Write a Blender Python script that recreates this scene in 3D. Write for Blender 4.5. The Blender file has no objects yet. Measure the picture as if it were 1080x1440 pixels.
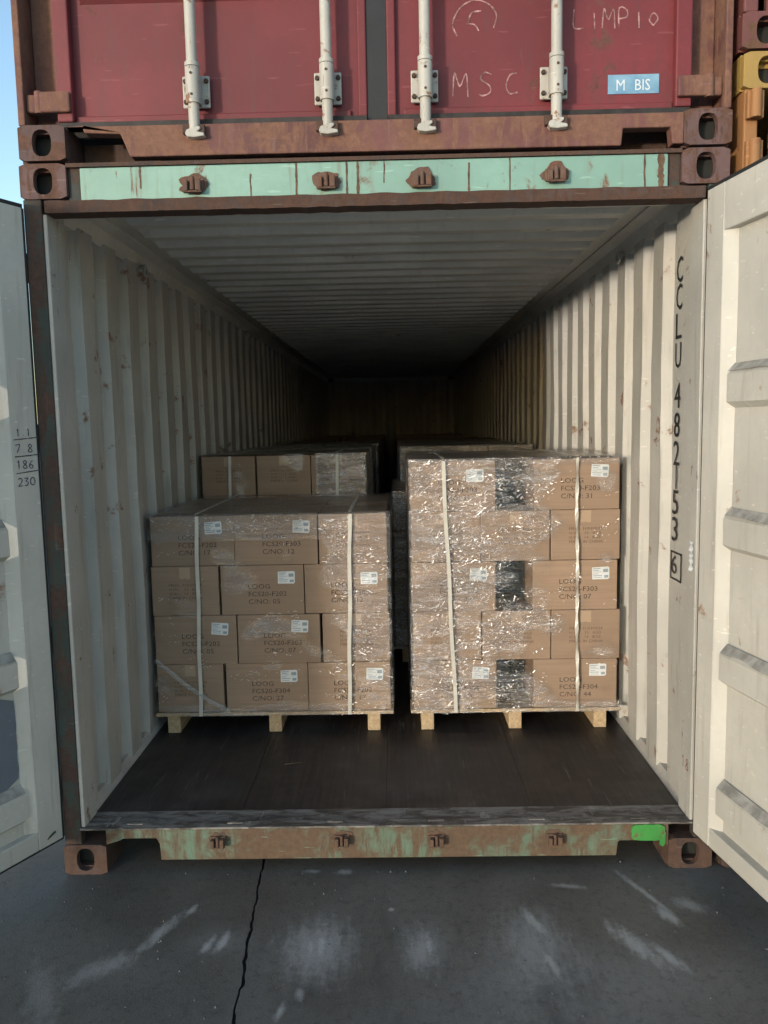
import bpy, bmesh, math, random
from mathutils import Vector, Matrix, noise
random.seed(7)
S = bpy.context.scene
COL = S.collection

# ------------------------------------------------------------------ camera
CAM = Vector((0.0608, -2.862, 1.6766)); YAW, PIT, ROL, FPX = -0.01532, -0.10904, -0.01953, 1129.03
cam_d = bpy.data.cameras.new('camera'); cam = bpy.data.objects.new('camera', cam_d); COL.objects.link(cam)
cy, sy, cp, sp = math.cos(YAW), math.sin(YAW), math.cos(PIT), math.sin(PIT)
fwd = Vector((sy*cp, cy*cp, sp)); right = Vector((cy, -sy, 0)); up = right.cross(fwd)
r2 = right*math.cos(ROL)+up*math.sin(ROL); u2 = up*math.cos(ROL)-right*math.sin(ROL)
m = Matrix((r2, u2, -fwd)).transposed().to_4x4(); m.translation = CAM; cam.matrix_world = m
cam_d.sensor_fit = 'HORIZONTAL'; cam_d.sensor_width = 36.0; cam_d.lens = 36.0*FPX/1080.0
cam_d.clip_start = 0.05; cam_d.clip_end = 3000; S.camera = cam

# ------------------------------------------------------------------ sky, sun, exposure
SUN_EL = 0.7
sdir = Vector((-0.595, -0.804, math.tan(math.radians(SUN_EL)))).normalized()
W = bpy.data.worlds.new('World'); S.world = W; W.use_nodes = True
wn = W.node_tree.nodes; wl = W.node_tree.links
bg = wn.get('Background') or wn.new('ShaderNodeBackground')
sky = wn.new('ShaderNodeTexSky'); sky.sky_type = 'NISHITA'; sky.sun_disc = False
sky.sun_elevation = math.radians(SUN_EL+7.0); sky.sun_rotation = math.atan2(sdir.x, sdir.y)
sky.air_density = 1.0; sky.dust_density = 0.5; sky.ozone_density = 1.6
wl.new(sky.outputs[0], bg.inputs['Color']); bg.inputs['Strength'].default_value = 0.15
sun_d = bpy.data.lights.new('sun', 'SUN'); sun_d.energy = 1.15; sun_d.angle = math.radians(4.0); sun_d.color = (1.0, 0.93, 0.83)
sun = bpy.data.objects.new('sun', sun_d); COL.objects.link(sun); sun.rotation_euler = (sdir).to_track_quat('Z', 'Y').to_euler()
S.view_settings.view_transform = 'Standard'; S.view_settings.look = 'None'
S.view_settings.exposure = 1.52; S.view_settings.gamma = 1.0; S.view_settings.use_curve_mapping = False
S.render.engine = 'CYCLES'; S.cycles.transparent_max_bounces = 24; S.cycles.max_bounces = 10; S.cycles.diffuse_bounces = 6

# ------------------------------------------------------------------ material helpers
class NT:
    def __init__(s, name):
        s.m = bpy.data.materials.new(name); s.m.use_nodes = True; s.t = s.m.node_tree; s.t.nodes.clear()
        s.out = s.n('ShaderNodeOutputMaterial')
        s.tc = s.n('ShaderNodeTexCoord').outputs['Object']
    def n(s, k, **kw):
        x = s.t.nodes.new(k)
        for a, b in kw.items(): setattr(x, a, b)
        return x
    def l(s, a, b): s.t.links.new(a, b)
    def mp(s, scale=(1, 1, 1), rot=(0, 0, 0), loc=(0, 0, 0), src=None):
        x = s.n('ShaderNodeMapping'); s.l(src or s.tc, x.inputs[0])
        x.inputs['Scale'].default_value = scale; x.inputs['Rotation'].default_value = rot; x.inputs['Location'].default_value = loc
        return x.outputs[0]
    def noise(s, sc, vec=None, det=4, rough=.55, dist=0):
        x = s.n('ShaderNodeTexNoise'); s.l(vec or s.tc, x.inputs['Vector'])
        x.inputs['Scale'].default_value = sc; x.inputs['Detail'].default_value = det
        x.inputs['Roughness'].default_value = rough; x.inputs['Distortion'].default_value = dist
        return x.outputs['Fac']
    def vor(s, sc, vec=None, feat='F1', out='Distance'):
        x = s.n('ShaderNodeTexVoronoi', feature=feat); s.l(vec or s.tc, x.inputs['Vector']); x.inputs['Scale'].default_value = sc
        return x.outputs[out]
    def ramp(s, f, a, b, va=0., vb=1.):
        x = s.n('ShaderNodeMapRange'); x.clamp = True; s.l(f, x.inputs[0])
        x.interpolation_type = 'SMOOTHSTEP'
        for i, v in ((1, a), (2, b), (3, va), (4, vb)): x.inputs[i].default_value = v
        return x.outputs[0]
    def math(s, op, a, b=None):
        x = s.n('ShaderNodeMath', operation=op)
        for i, v in enumerate((a, b)):
            if v is None: continue
            if isinstance(v, (int, float)): x.inputs[i].default_value = v
            else: s.l(v, x.inputs[i])
        return x.outputs[0]
    def mix(s, f, a, b, bt='MIX'):
        x = s.n('ShaderNodeMix', data_type='RGBA', blend_type=bt)
        for i, v in ((0, f), (6, a), (7, b)):
            if isinstance(v, (int, float)): x.inputs[i].default_value = v
            elif isinstance(v, tuple): x.inputs[i].default_value = (*v, 1)
            else: s.l(v, x.inputs[i])
        return x.outputs[2]
    def bump(s, h, st, dist=.01, nrm=None):
        x = s.n('ShaderNodeBump'); x.inputs['Strength'].default_value = st; x.inputs['Distance'].default_value = dist
        s.l(h, x.inputs['Height'])
        if nrm: s.l(nrm, x.inputs['Normal'])
        return x.outputs[0]
    def pbr(s, col, rough=.6, nrm=None, metal=0., spec=.5):
        p = s.n('ShaderNodeBsdfPrincipled')
        if isinstance(col, tuple): p.inputs['Base Color'].default_value = (*col, 1)
        else: s.l(col, p.inputs['Base Color'])
        if isinstance(rough, (int, float)): p.inputs['Roughness'].default_value = rough
        else: s.l(rough, p.inputs['Roughness'])
        p.inputs['Metallic'].default_value = metal; p.inputs['Specular IOR Level'].default_value = spec
        if nrm: s.l(nrm, p.inputs['Normal'])
        s.l(p.outputs[0], s.out.inputs[0]); return s.m
    def sep(s, src=None):
        x = s.n('ShaderNodeSeparateXYZ'); s.l(src or s.tc, x.inputs[0]); return x.outputs

def steel(name, col, var=.12, rust=.60, rustcol=(.16, .06, .03), grime=.35, grimecol=(.10, .085, .07), rough=.55, rs=7., streak=True, soft=.05, off=0.):
    """painted steel: paint tone variation, vertical grime streaks, rust patches with rust runs"""
    n = NT(name); c = n.mp(loc=(off, off*.7, off*.3))
    v = n.noise(2.2, c, 3); v2 = n.noise(38, c, 5)
    dk = tuple(x*(1-2.2*var) for x in col)
    base = n.mix(n.ramp(v, .3, .7), dk, col)
    base = n.mix(n.ramp(v2, .35, .75, 0, .35), base, dk)
    st = n.noise(5, n.mp((6, 6, .55), src=c), 5, .6)
    base = n.mix(n.ramp(st, .52, .78, 0, grime), base, grimecol)
    r1 = n.noise(rs, c, 8, .68, .3)
    if streak:
        r2_ = n.noise(rs*1.1, n.mp((3.5, 3.5, .5), src=c), 8, .7, .5)
        r1 = n.math('MAXIMUM', r1, n.math('SUBTRACT', r2_, .04))
    mask = n.ramp(r1, rust-soft, rust+soft*.6)
    rc = n.mix(n.noise(45, c, 6, .7), tuple(x*.45 for x in rustcol), tuple(min(1, x*1.9) for x in rustcol))
    colr = n.mix(mask, base, rc)
    sc = n.noise(30, n.mp((.25, 1, 2.2), src=c), 2, .5)
    colr = n.mix(n.ramp(sc, .68, .72, 0, .35), colr, tuple(min(1, x*1.35+.05) for x in col))
    h = n.math('ADD', n.math('MULTIPLY', mask, -.6), n.math('MULTIPLY', n.noise(60, c, 6), n.ramp(mask, 0, 1, .15, .9)))
    rg = n.ramp(mask, 0, 1, rough, .9)
    return n.pbr(colr, rg, n.bump(h, .5, .004))

def plain(name, col, rough=.6, var=.15, sc=12, metal=0., bump=.15):
    n = NT(name); v = n.noise(sc, None, 5)
    return n.pbr(n.mix(n.ramp(v, .3, .7), tuple(x*(1-var*1.6) for x in col), col), rough, n.bump(n.noise(sc*4, None, 5), bump, .003), metal)

M = {}
M['cream'] = steel('cream_paint', (.445, .435, .40), .10, .655, (.17, .09, .055), .55, (.19, .17, .14), .5, 7)
M['cream_lit'] = steel('cream_paint_lit', (.60, .59, .54), .10, .70, (.16, .09, .05), .22, (.20, .18, .15), .5, 5, streak=False)  # same cream paint, made paler to stand in for light on the ceiling
M['cream_door'] = steel('cream_door_paint', (.52, .505, .455), .08, .672, (.22, .13, .08), .50, (.26, .23, .19), .45, 5, off=3.)
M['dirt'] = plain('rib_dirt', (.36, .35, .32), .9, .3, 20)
M['mint'] = steel('mint_paint_header', (.22, .38, .315), .10, .635, (.14, .06, .035), .55, (.17, .15, .10), .5, 6.5, soft=.06, off=1.3)
M['mint_rusty'] = steel('mint_paint_rusted_sill', (.14, .23, .165), .14, .49, (.09, .058, .036), .9, (.17, .15, .09), .75, 6, soft=.12, off=6.)
M['post'] = steel('dark_green_rusted_post', (.035, .055, .048), .2, .52, (.055, .032, .024), .5, (.05, .045, .04), .7, 6, soft=.08)
M['rust'] = steel('rusted_steel', (.082, .050, .042), .25, .50, (.065, .036, .025), .4, (.06, .045, .035), .8, 11)
M['rust_keeper'] = steel('corroded_keeper', (.15, .095, .075), .2, .50, (.11, .055, .035), .5, (.07, .045, .035), .85, 25)
M['rust_keeper_low'] = steel('corroded_low_keeper', (.115, .078, .055), .2, .50, (.09, .052, .034), .5, (.07, .05, .035), .85, 25)
M['rust_streak'] = plain('rust_streak', (.15, .085, .05), .8, .4, 30)
M['rust_dark'] = steel('dark_scaly_rust', (.085, .052, .042), .25, .50, (.06, .03, .02), .5, (.045, .035, .03), .85, 16)
M['rust2'] = steel('rusted_red_casting', (.13, .075, .07), .22, .53, (.085, .042, .028), .5, (.07, .05, .04), .75, 12, off=2.2)
M['red'] = steel('oxide_red_door_paint', (.175, .026, .031), .14, .655, (.10, .042, .034), .70, (.085, .036, .034), .62, 6)
M['red_rail'] = steel('worn_red_rail_paint', (.155, .058, .052), .2, .51, (.15, .075, .05), .7, (.22, .13, .10), .7, 8, soft=.09, off=4.)
M['white_steel'] = steel('white_lock_rod_paint', (.47, .45, .40), .10, .62, (.19, .11, .07), .5, (.35, .3, .24), .45, 20)
M['gasket'] = plain('black_rubber_gasket', (.018, .019, .02), .6)
M['gasket_red'] = plain('worn_dark_gasket', (.035, .028, .026), .7, .4, 20)
M['yellow'] = steel('yellow_container_paint', (.42, .27, .075), .12, .60, (.22, .10, .04), .5, (.2, .13, .06), .6, 8)
M['orange'] = steel('orange_rust_paint', (.42, .20, .075), .15, .62, (.2, .08, .04), .4, (.2, .13, .06), .7, 9)
M['brown'] = steel('brown_red_container_paint', (.15, .05, .045), .12, .60, (.1, .05, .03), .4, (.1, .06, .05), .6, 8)
M['dark'] = plain('dark_recess', (.022, .022, .020), .8)
M['threshold'] = None
n = NT('worn_threshold_plate'); a = n.noise(9, n.mp((1, 3, 1)), 8, .7, .6)
c_ = n.mix(n.ramp(a, .40, .62), (.06, .052, .045), (.22, .205, .185))
b_ = n.noise(5, n.mp((4, 1, 1), rot=(0, 0, .6)), 6, .7); c_ = n.mix(n.ramp(b_, .60, .66, 0, .75), c_, (.33, .31, .28))
M['threshold'] = n.pbr(c_, .6, n.bump(a, .4, .004))
n = NT('oiled_plywood_floor'); g = n.noise(5, n.mp((14, .5, 1)), 6, .6); s_ = n.noise(2.3, None, 6, .65)
c_ = n.mix(n.ramp(g, .3, .7), (.020, .0165, .0145), (.037, .030, .026)); c_ = n.mix(n.ramp(s_, .50, .74, 0, .7), c_, (.080, .070, .062))
k = n.noise(9, n.mp((6, .4, 1)), 3); c_ = n.mix(n.ramp(k, .655, .70, 0, .65), c_, (.10, .09, .08))
M['floor'] = n.pbr(c_, n.ramp(s_, .3, .7, .42, .7), n.bump(g, .3, .004))
n = NT('kraft_cardboard')
oi = n.n('ShaderNodeObjectInfo').outputs['Random']
g = n.noise(3, n.mp((1, 1, 26)), 3, .5); v = n.noise(4, None, 4)
c_ = n.mix(n.ramp(g, .3, .7), (.305, .212, .145), (.355, .250, .175)); c_ = n.mix(n.ramp(v, .35, .75, 0, .4), c_, (.27, .19, .135))
c_ = n.mix(n.math('MULTIPLY', oi, .6), c_, (.25, .178, .128))
M['kraft'] = n.pbr(c_, .75, n.bump(g, .12, .003), spec=.3)
M['ink'] = plain('faded_print_ink', (.095, .060, .045), .8, .4, 30)
M['ink_faint'] = plain('faint_print_ink', (.17, .105, .068), .8, .3, 30)
M['sticker'] = plain('white_paper_sticker', (.66, .68, .68), .5, .06)
M['sticker_ink'] = plain('grey_sticker_print', (.30, .36, .40), .6)
M['strap'] = plain('white_strapping', (.60, .57, .50), .35, .12)
n = NT('pine_pallet_wood'); g = n.noise(7, n.mp((12, 1, 12)), 5, .6)
M['pine'] = n.pbr(n.mix(n.ramp(g, .3, .7), (.36, .25, .14), (.52, .39, .24)), .7, n.bump(g, .3, .003))
M['chalk'] = plain('chalk_marking', (.50, .28, .27), .9, .5, 60)
M['pen'] = plain('black_marker', (.07, .07, .08), .7)
M['stencil'] = plain('black_stencil_paint', (.03, .03, .03), .6, .4, 30)
M['redpen'] = plain('red_marker', (.25, .05, .04), .7)
n = NT('light_blue_sticker'); z = n.sep()[2]
M['blue'] = n.pbr(n.mix(n.ramp(n.noise(14, None, 5), .35, .7), (.13, .27, .40), (.22, .38, .50)), .4)
M['bluegrey'] = steel('faded_blue_grey_decal', (.155, .18, .215), .12, .66, (.5, .5, .5), .3, (.28, .29, .31), .5, 8)
M['white'] = plain('white_lettering', (.7, .74, .76), .5, .1)
M['green'] = steel('bright_green_spray_paint', (.06, .29, .065), .2, .60, (.11, .075, .045), .3, (.05, .25, .05), .45, 12)
# asphalt
n = NT('worn_wet_asphalt')
pos = n.n('ShaderNodeNewGeometry').outputs['Position']
a = n.noise(1.6, pos, 7, .62); f = n.noise(160, pos, 3, .6); b_ = n.noise(.5, pos, 4)
st = n.noise(2.0, n.mp((3, .6, 1), rot=(0, 0, -.35), src=pos), 6, .6)
c_ = n.mix(n.ramp(a, .32, .70), (.088, .080, .068), (.142, .132, .116))
c_ = n.mix(n.ramp(f, .5, .75, 0, .5), c_, (.11, .11, .108))
c_ = n.mix(n.ramp(st, .55, .75, 0, .45), c_, (.135, .138, .134))
xyz = n.sep(pos)
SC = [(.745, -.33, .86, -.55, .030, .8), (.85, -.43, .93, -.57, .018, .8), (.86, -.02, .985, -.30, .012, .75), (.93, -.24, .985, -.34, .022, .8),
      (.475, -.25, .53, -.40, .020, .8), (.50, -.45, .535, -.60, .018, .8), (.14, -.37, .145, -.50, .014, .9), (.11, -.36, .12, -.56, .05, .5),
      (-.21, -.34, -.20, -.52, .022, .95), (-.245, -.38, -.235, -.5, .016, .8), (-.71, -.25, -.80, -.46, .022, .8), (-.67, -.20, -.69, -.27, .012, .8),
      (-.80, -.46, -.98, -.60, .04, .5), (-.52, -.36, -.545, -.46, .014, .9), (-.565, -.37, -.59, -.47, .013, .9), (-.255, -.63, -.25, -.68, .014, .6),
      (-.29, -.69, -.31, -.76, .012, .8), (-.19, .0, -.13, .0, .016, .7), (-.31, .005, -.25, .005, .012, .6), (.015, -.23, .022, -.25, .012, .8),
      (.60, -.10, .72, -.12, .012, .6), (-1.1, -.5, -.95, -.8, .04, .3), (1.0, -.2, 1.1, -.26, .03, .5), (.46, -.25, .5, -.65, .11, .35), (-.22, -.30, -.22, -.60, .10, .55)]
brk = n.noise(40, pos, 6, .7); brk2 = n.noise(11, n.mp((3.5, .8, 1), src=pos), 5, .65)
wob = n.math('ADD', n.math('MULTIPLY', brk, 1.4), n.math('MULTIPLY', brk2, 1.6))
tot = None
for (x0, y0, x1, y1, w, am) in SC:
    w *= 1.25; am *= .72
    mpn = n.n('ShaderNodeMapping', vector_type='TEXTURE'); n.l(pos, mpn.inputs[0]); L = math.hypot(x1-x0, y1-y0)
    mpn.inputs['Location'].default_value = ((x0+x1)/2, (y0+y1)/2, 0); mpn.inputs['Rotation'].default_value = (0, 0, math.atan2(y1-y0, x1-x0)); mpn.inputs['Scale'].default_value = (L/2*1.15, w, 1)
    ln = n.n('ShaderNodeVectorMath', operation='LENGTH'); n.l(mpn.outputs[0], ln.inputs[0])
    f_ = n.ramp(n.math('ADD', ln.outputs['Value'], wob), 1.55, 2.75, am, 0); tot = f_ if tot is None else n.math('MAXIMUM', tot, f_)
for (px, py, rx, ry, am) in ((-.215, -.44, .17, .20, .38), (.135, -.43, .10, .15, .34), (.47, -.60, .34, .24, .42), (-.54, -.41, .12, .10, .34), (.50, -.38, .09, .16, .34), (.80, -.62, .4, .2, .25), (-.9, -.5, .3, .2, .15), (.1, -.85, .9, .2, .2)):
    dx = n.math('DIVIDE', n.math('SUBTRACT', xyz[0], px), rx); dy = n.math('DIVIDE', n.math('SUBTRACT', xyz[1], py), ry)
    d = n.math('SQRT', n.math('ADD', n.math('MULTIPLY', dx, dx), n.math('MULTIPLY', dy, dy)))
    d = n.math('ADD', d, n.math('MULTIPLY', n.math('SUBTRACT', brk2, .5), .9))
    c_ = n.mix(n.ramp(d, .0, 1.25, am, 0), c_, (.27, .275, .27))  # hazy glare-like patches painted into the ground colour
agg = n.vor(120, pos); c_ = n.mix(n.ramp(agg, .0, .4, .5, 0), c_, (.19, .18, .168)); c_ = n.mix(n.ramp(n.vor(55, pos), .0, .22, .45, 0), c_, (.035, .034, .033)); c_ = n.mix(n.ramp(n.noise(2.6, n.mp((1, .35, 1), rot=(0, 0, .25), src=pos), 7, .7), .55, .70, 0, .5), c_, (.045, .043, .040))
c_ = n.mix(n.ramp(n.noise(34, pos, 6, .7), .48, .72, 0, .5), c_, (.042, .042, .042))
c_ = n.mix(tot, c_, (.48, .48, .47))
edge = n.math('ADD', n.math('MULTIPLY', xyz[1], -1), n.math('MULTIPLY', n.noise(.9, pos, 5), 1.2))
bounce_conc = n.mix(n.ramp(n.noise(.35, pos, 6), .3, .7), (.36, .355, .34), (.46, .45, .43))
c_ = n.mix(n.ramp(edge, 3.4, 3.6), c_, bounce_conc)  # pale concrete added behind the camera to bounce light into the container
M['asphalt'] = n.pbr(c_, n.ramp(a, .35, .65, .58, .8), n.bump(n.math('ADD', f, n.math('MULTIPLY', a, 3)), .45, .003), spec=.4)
M['crack'] = plain('dark_joint_filler', (.05, .049, .047), .9)
M['scuff'] = plain('pale_scraped_paint', (.42, .42, .41), .8, .3, 40)
M['grit'] = plain('grit', (.12, .12, .12), .9, .4, 40)

def film_mat(name, dirx, seed, spark):
    """clear stretch film: creases carried by the vertex attribute 'crinkle' (0 = drawn flat over a carton)"""
    n = NT(name); c = n.mp(loc=(seed, seed*2.1, seed*.7))
    at = n.n('ShaderNodeAttribute'); at.attribute_name = 'crinkle'; cr = at.outputs['Fac']
    st = n.noise(17, n.mp((.4, .4, 2.0), rot=(0, dirx, 0), src=c), 4, .6, .8)
    fine = n.noise(75, n.mp((.6, .6, 1.5), rot=(0, dirx, 0), src=c), 3, .6, 1.2)
    vo = n.vor(24, n.mp((.5, .5, 1.4), rot=(0, dirx, 0), src=c), 'DISTANCE_TO_EDGE')
    h = n.math('ADD', n.math('MULTIPLY', st, 1.4), n.math('ADD', n.math('MULTIPLY', fine, .7), n.math('MULTIPLY', n.ramp(vo, 0, .10, .25, 0), .6)))
    fl = n.noise(95, n.mp((.5, .5, 1.35), rot=(0, dirx, 0), src=c), 3, .65, 1.0); fl2 = n.noise(9, n.mp((.4, .4, 1.4), rot=(0, dirx, 0), src=c), 5, .7, .6)
    wr = n.math('MULTIPLY', cr, n.ramp(n.noise(5, n.mp((.6, .6, 1.5), rot=(0, dirx, 0), src=c), 5, .65), .38, .62, .12, 1))
    bs = n.n('ShaderNodeBump'); bs.inputs['Distance'].default_value = .024
    n.l(n.math('ADD', n.math('MULTIPLY', wr, .75), .12), bs.inputs['Strength']); n.l(h, bs.inputs['Height'])
    gl = n.n('ShaderNodeBsdfGlossy'); gl.inputs['Roughness'].default_value = .15; gl.inputs['Color'].default_value = (1, 1, 1, 1)
    n.l(bs.outputs[0], gl.inputs['Normal'])
    tr = n.n('ShaderNodeBsdfTransparent'); tr.inputs['Color'].default_value = (.985, .985, .985, 1)
    fr = n.n('ShaderNodeFresnel'); fr.inputs['IOR'].default_value = 1.45
    fac = n.math('MINIMUM', n.math('ADD', n.math('MULTIPLY', fr.outputs[0], n.ramp(cr, 0, .3, 0, .8)), n.math('MULTIPLY', wr, .19*spark)), .6)
    mx = n.n('ShaderNodeMixShader'); n.l(fac, mx.inputs[0]); n.l(tr.outputs[0], mx.inputs[1]); n.l(gl.outputs[0], mx.inputs[2])
    df = n.n('ShaderNodeBsdfDiffuse'); df.inputs['Color'].default_value = (.8, .8, .8, 1)
    m2 = n.n('ShaderNodeMixShader'); n.l(n.math('MULTIPLY', wr, n.ramp(st, .50, .74, .03, .26*spark)), m2.inputs[0]); n.l(mx.outputs[0], m2.inputs[1]); n.l(df.outputs[0], m2.inputs[2])
    # white flecks painted in as glints along the creases of the crumpled film
    g2 = n.n('ShaderNodeBsdfGlossy'); g2.inputs['Roughness'].default_value = .38; n.l(bs.outputs[0], g2.inputs['Normal'])
    mm = n.n('ShaderNodeMixShader'); mm.inputs[0].default_value = .55; n.l(df.outputs[0], mm.inputs[1]); n.l(g2.outputs[0], mm.inputs[2])
    m3 = n.n('ShaderNodeMixShader')
    fm = n.math('MULTIPLY', n.math('MULTIPLY', n.ramp(fl, .56, .66), n.ramp(fl2, .46, .60)), n.ramp(cr, .05, .7, 0, min(1, .62*spark)))
    n.l(fm, m3.inputs[0]); n.l(m2.outputs[0], m3.inputs[1]); n.l(mm.outputs[0], m3.inputs[2])
    n.l(m3.outputs[0], n.out.inputs[0]); return n.m

# ------------------------------------------------------------------ mesh helpers
class MB:
    def __init__(s): s.v = []; s.f = []; s.mi = []; s.sm = []
    def add(s, vs, fs, mi=0, sm=False):
        o = len(s.v); s.v += [tuple(x) for x in vs]; s.f += [tuple(i+o for i in f) for f in fs]; s.mi += [mi]*len(fs); s.sm += [sm]*len(fs)
    def box(s, x0, x1, y0, y1, z0, z1, mi=0, M_=None):
        vs = [(x, y, z) for z in (z0, z1) for (x, y) in ((x0, y0), (x1, y0), (x1, y1), (x0, y1))]
        if M_: vs = [M_ @ Vector(v) for v in vs]
        s.add(vs, [(0, 3, 2, 1), (4, 5, 6, 7), (0, 1, 5, 4), (1, 2, 6, 5), (2, 3, 7, 6), (3, 0, 4, 7)], mi)
    def prism(s, pts, fn, a, b, mi=0, caps=True):
        """2-D outline pts extruded from a to b; fn(p, t) -> 3-D"""
        k = len(pts); vs = [fn(p, a) for p in pts]+[fn(p, b) for p in pts]
        fs = [(i, (i+1) % k, (i+1) % k+k, i+k) for i in range(k)]
        if caps: fs += [tuple(range(k))[::-1], tuple(range(k, 2*k))]
        s.add(vs, fs, mi)
    def tube(s, p0, p1, r0, r1=None, n=14, mi=0):
        r1 = r0 if r1 is None else r1
        p0, p1 = Vector(p0), Vector(p1); d = (p1-p0).normalized(); a = d.orthogonal().normalized(); b = d.cross(a)
        vs = []
        for p, r in ((p0, r0), (p1, r1)):
            vs += [p+a*r*math.cos(2*math.pi*i/n)+b*r*math.sin(2*math.pi*i/n) for i in range(n)]
        s.add(vs, [(i, (i+1) % n, (i+1) % n+n, i+n) for i in range(n)], mi, True)
        s.add(vs, [tuple(range(n))[::-1], tuple(range(n, 2*n))], mi)
    def plate_hole(s, cx, cz, w, h, hw, hh, y0, y1, mi=0, n=28):
        """plate in XZ with an oval hole, between y0 and y1"""
        out, inn = [], []
        for i in range(n):
            t = 2*math.pi*(i+.5)/n; c, q = math.cos(t), math.sin(t)
            k = 1/max(abs(c)/(w/2), abs(q)/(h/2)); out.append((cx+c*k, cz+q*k))
            e = (abs(c)**2.6+abs(q)**2.6)**(-1/2.6); inn.append((cx+c*e*hw/2, cz+q*e*hh/2))
        vs = [(x, y, z) for y in (y0, y1) for L in (out, inn) for (x, z) in L]
        fs = []
        for i in range(n):
            j = (i+1) % n
            fs += [(i, j, n+j, n+i), (2*n+j, 2*n+i, 3*n+i, 3*n+j), (n+i, n+j, 3*n+j, 3*n+i), (j, i, 2*n+i, 2*n+j)]
        s.add(vs, fs, mi)
    def build(s, name, mats, parent=None, bevel=0., loc=None, fixn=True, smooth=False):
        me = bpy.data.meshes.new(name); me.from_pydata(s.v, [], s.f)
        if not isinstance(mats, (list, tuple)): mats = [mats]
        for q in mats: me.materials.append(q)
        for p, mi, sm in zip(me.polygons, s.mi, s.sm): p.material_index = mi; p.use_smooth = sm or smooth
        if fixn:
            bm = bmesh.new(); bm.from_mesh(me); bmesh.ops.recalc_face_normals(bm, faces=bm.faces); bm.to_mesh(me); bm.free()
        me.update(); return link(name, me, parent, bevel, loc)

def link(name, me, parent=None, bevel=0., loc=None):
    o = bpy.data.objects.new(name, me); COL.objects.link(o)
    if parent: o.parent = parent
    if loc is not None: o.location = loc
    if bevel:
        b = o.modifiers.new('bevel', 'BEVEL'); b.width = bevel; b.segments = 2; b.limit_method = 'ANGLE'; b.angle_limit = math.radians(40)
    return o
def tag(o, label, cat, group=None):
    o['label'] = label; o['category'] = cat
    if group: o['group'] = group
    return o
def empty(name, loc=(0, 0, 0), rz=0, label=None, cat=None, group=None):
    o = bpy.data.objects.new(name, None); COL.objects.link(o); o.location = loc; o.rotation_euler[2] = rz
    if label: tag(o, label, cat, group)
    return o
_fc = {}
def text_mesh(s, size, bold=0., squeeze=1.):
    key = (s, size, bold, squeeze)
    if key not in _fc:
        cu = bpy.data.curves.new('text', 'FONT'); cu.body = s; cu.size = size; cu.offset = bold; cu.resolution_u = 2; cu.space_line = 1.12
        o = bpy.data.objects.new('text', cu); COL.objects.link(o); bpy.context.view_layer.update()
        me = bpy.data.meshes.new_from_object(o.evaluated_get(bpy.context.evaluated_depsgraph_get()))
        bpy.data.objects.remove(o); bpy.data.curves.remove(cu)
        for v in me.vertices: v.co.x *= squeeze
        _fc[key] = me
    return _fc[key]
def text_obj(name, s, size, mat, parent, mw, bold=0., squeeze=1.):
    """mw: matrix placing text x->right, y->up, z->out of the surface, in the parent's space"""
    me = text_mesh(s, size, bold, squeeze).copy(); me.materials.clear(); me.materials.append(mat)
    o = link(name, me, parent); o.matrix_local = mw; return o
def frame(o, ex, ey):
    ex, ey = Vector(ex), Vector(ey); ez = ex.cross(ey); mm = Matrix((ex, ey, ez)).transposed().to_4x4(); mm.translation = Vector(o); return mm
# single stroke glyphs for handwriting (unit box 1 wide x 1.4 high)
G = {'0': [[(.5, 0), (.1, .3), (.1, 1), (.5, 1.4), (.9, 1), (.9, .3), (.5, 0)]], '1': [[(.3, 1.1), (.5, 1.4), (.5, 0)]],
     '2': [[(.1, 1.1), (.4, 1.4), (.85, 1.1), (.6, .5), (.05, 0), (.95, .05)]], '3': [[(.1, 1.3), (.8, 1.3), (.4, .8), (.85, .5), (.5, 0), (.1, .1)]],
     '6': [[(.8, 1.4), (.2, .7), (.15, .2), (.5, 0), (.85, .3), (.6, .65), (.2, .45)]], '7': [[(.05, 1.3), (.9, 1.4), (.35, 0)]],
     '8': [[(.5, .75), (.15, 1.1), (.5, 1.4), (.85, 1.1), (.5, .75), (.1, .3), (.5, 0), (.9, .3), (.5, .75)]], '.': [[(.4, .1), (.5, .05)]],
     'M': [[(0, 0), (.12, 1.4), (.45, .6), (.85, 1.35), (.95, 0)]], 'S': [[(.85, 1.25), (.4, 1.4), (.15, 1.0), (.7, .6), (.75, .2), (.3, 0), (.05, .1)]],
     'C': [[(.8, 1.3), (.4, 1.2), (.15, .6), (.35, .1), (.85, .15)]], 'L': [[(.1, 1.4), (.08, .1), (.8, .05)]], 'I': [[(.5, 1.1), (.55, 0)]],
     'P': [[(.15, 0), (.15, 1.4), (.7, 1.3), (.75, .8), (.2, .65)]], 'O': [[(.5, .1), (.2, .5), (.5, 1), (.85, .6), (.5, .1)]],
     'V': [[(.9, 1.2), (.35, 1.1), (.15, .6)], [(.0, .5), (.5, .45), (.75, .1)]], '-': [[(0, .7), (1.1, .75)]]}
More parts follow.
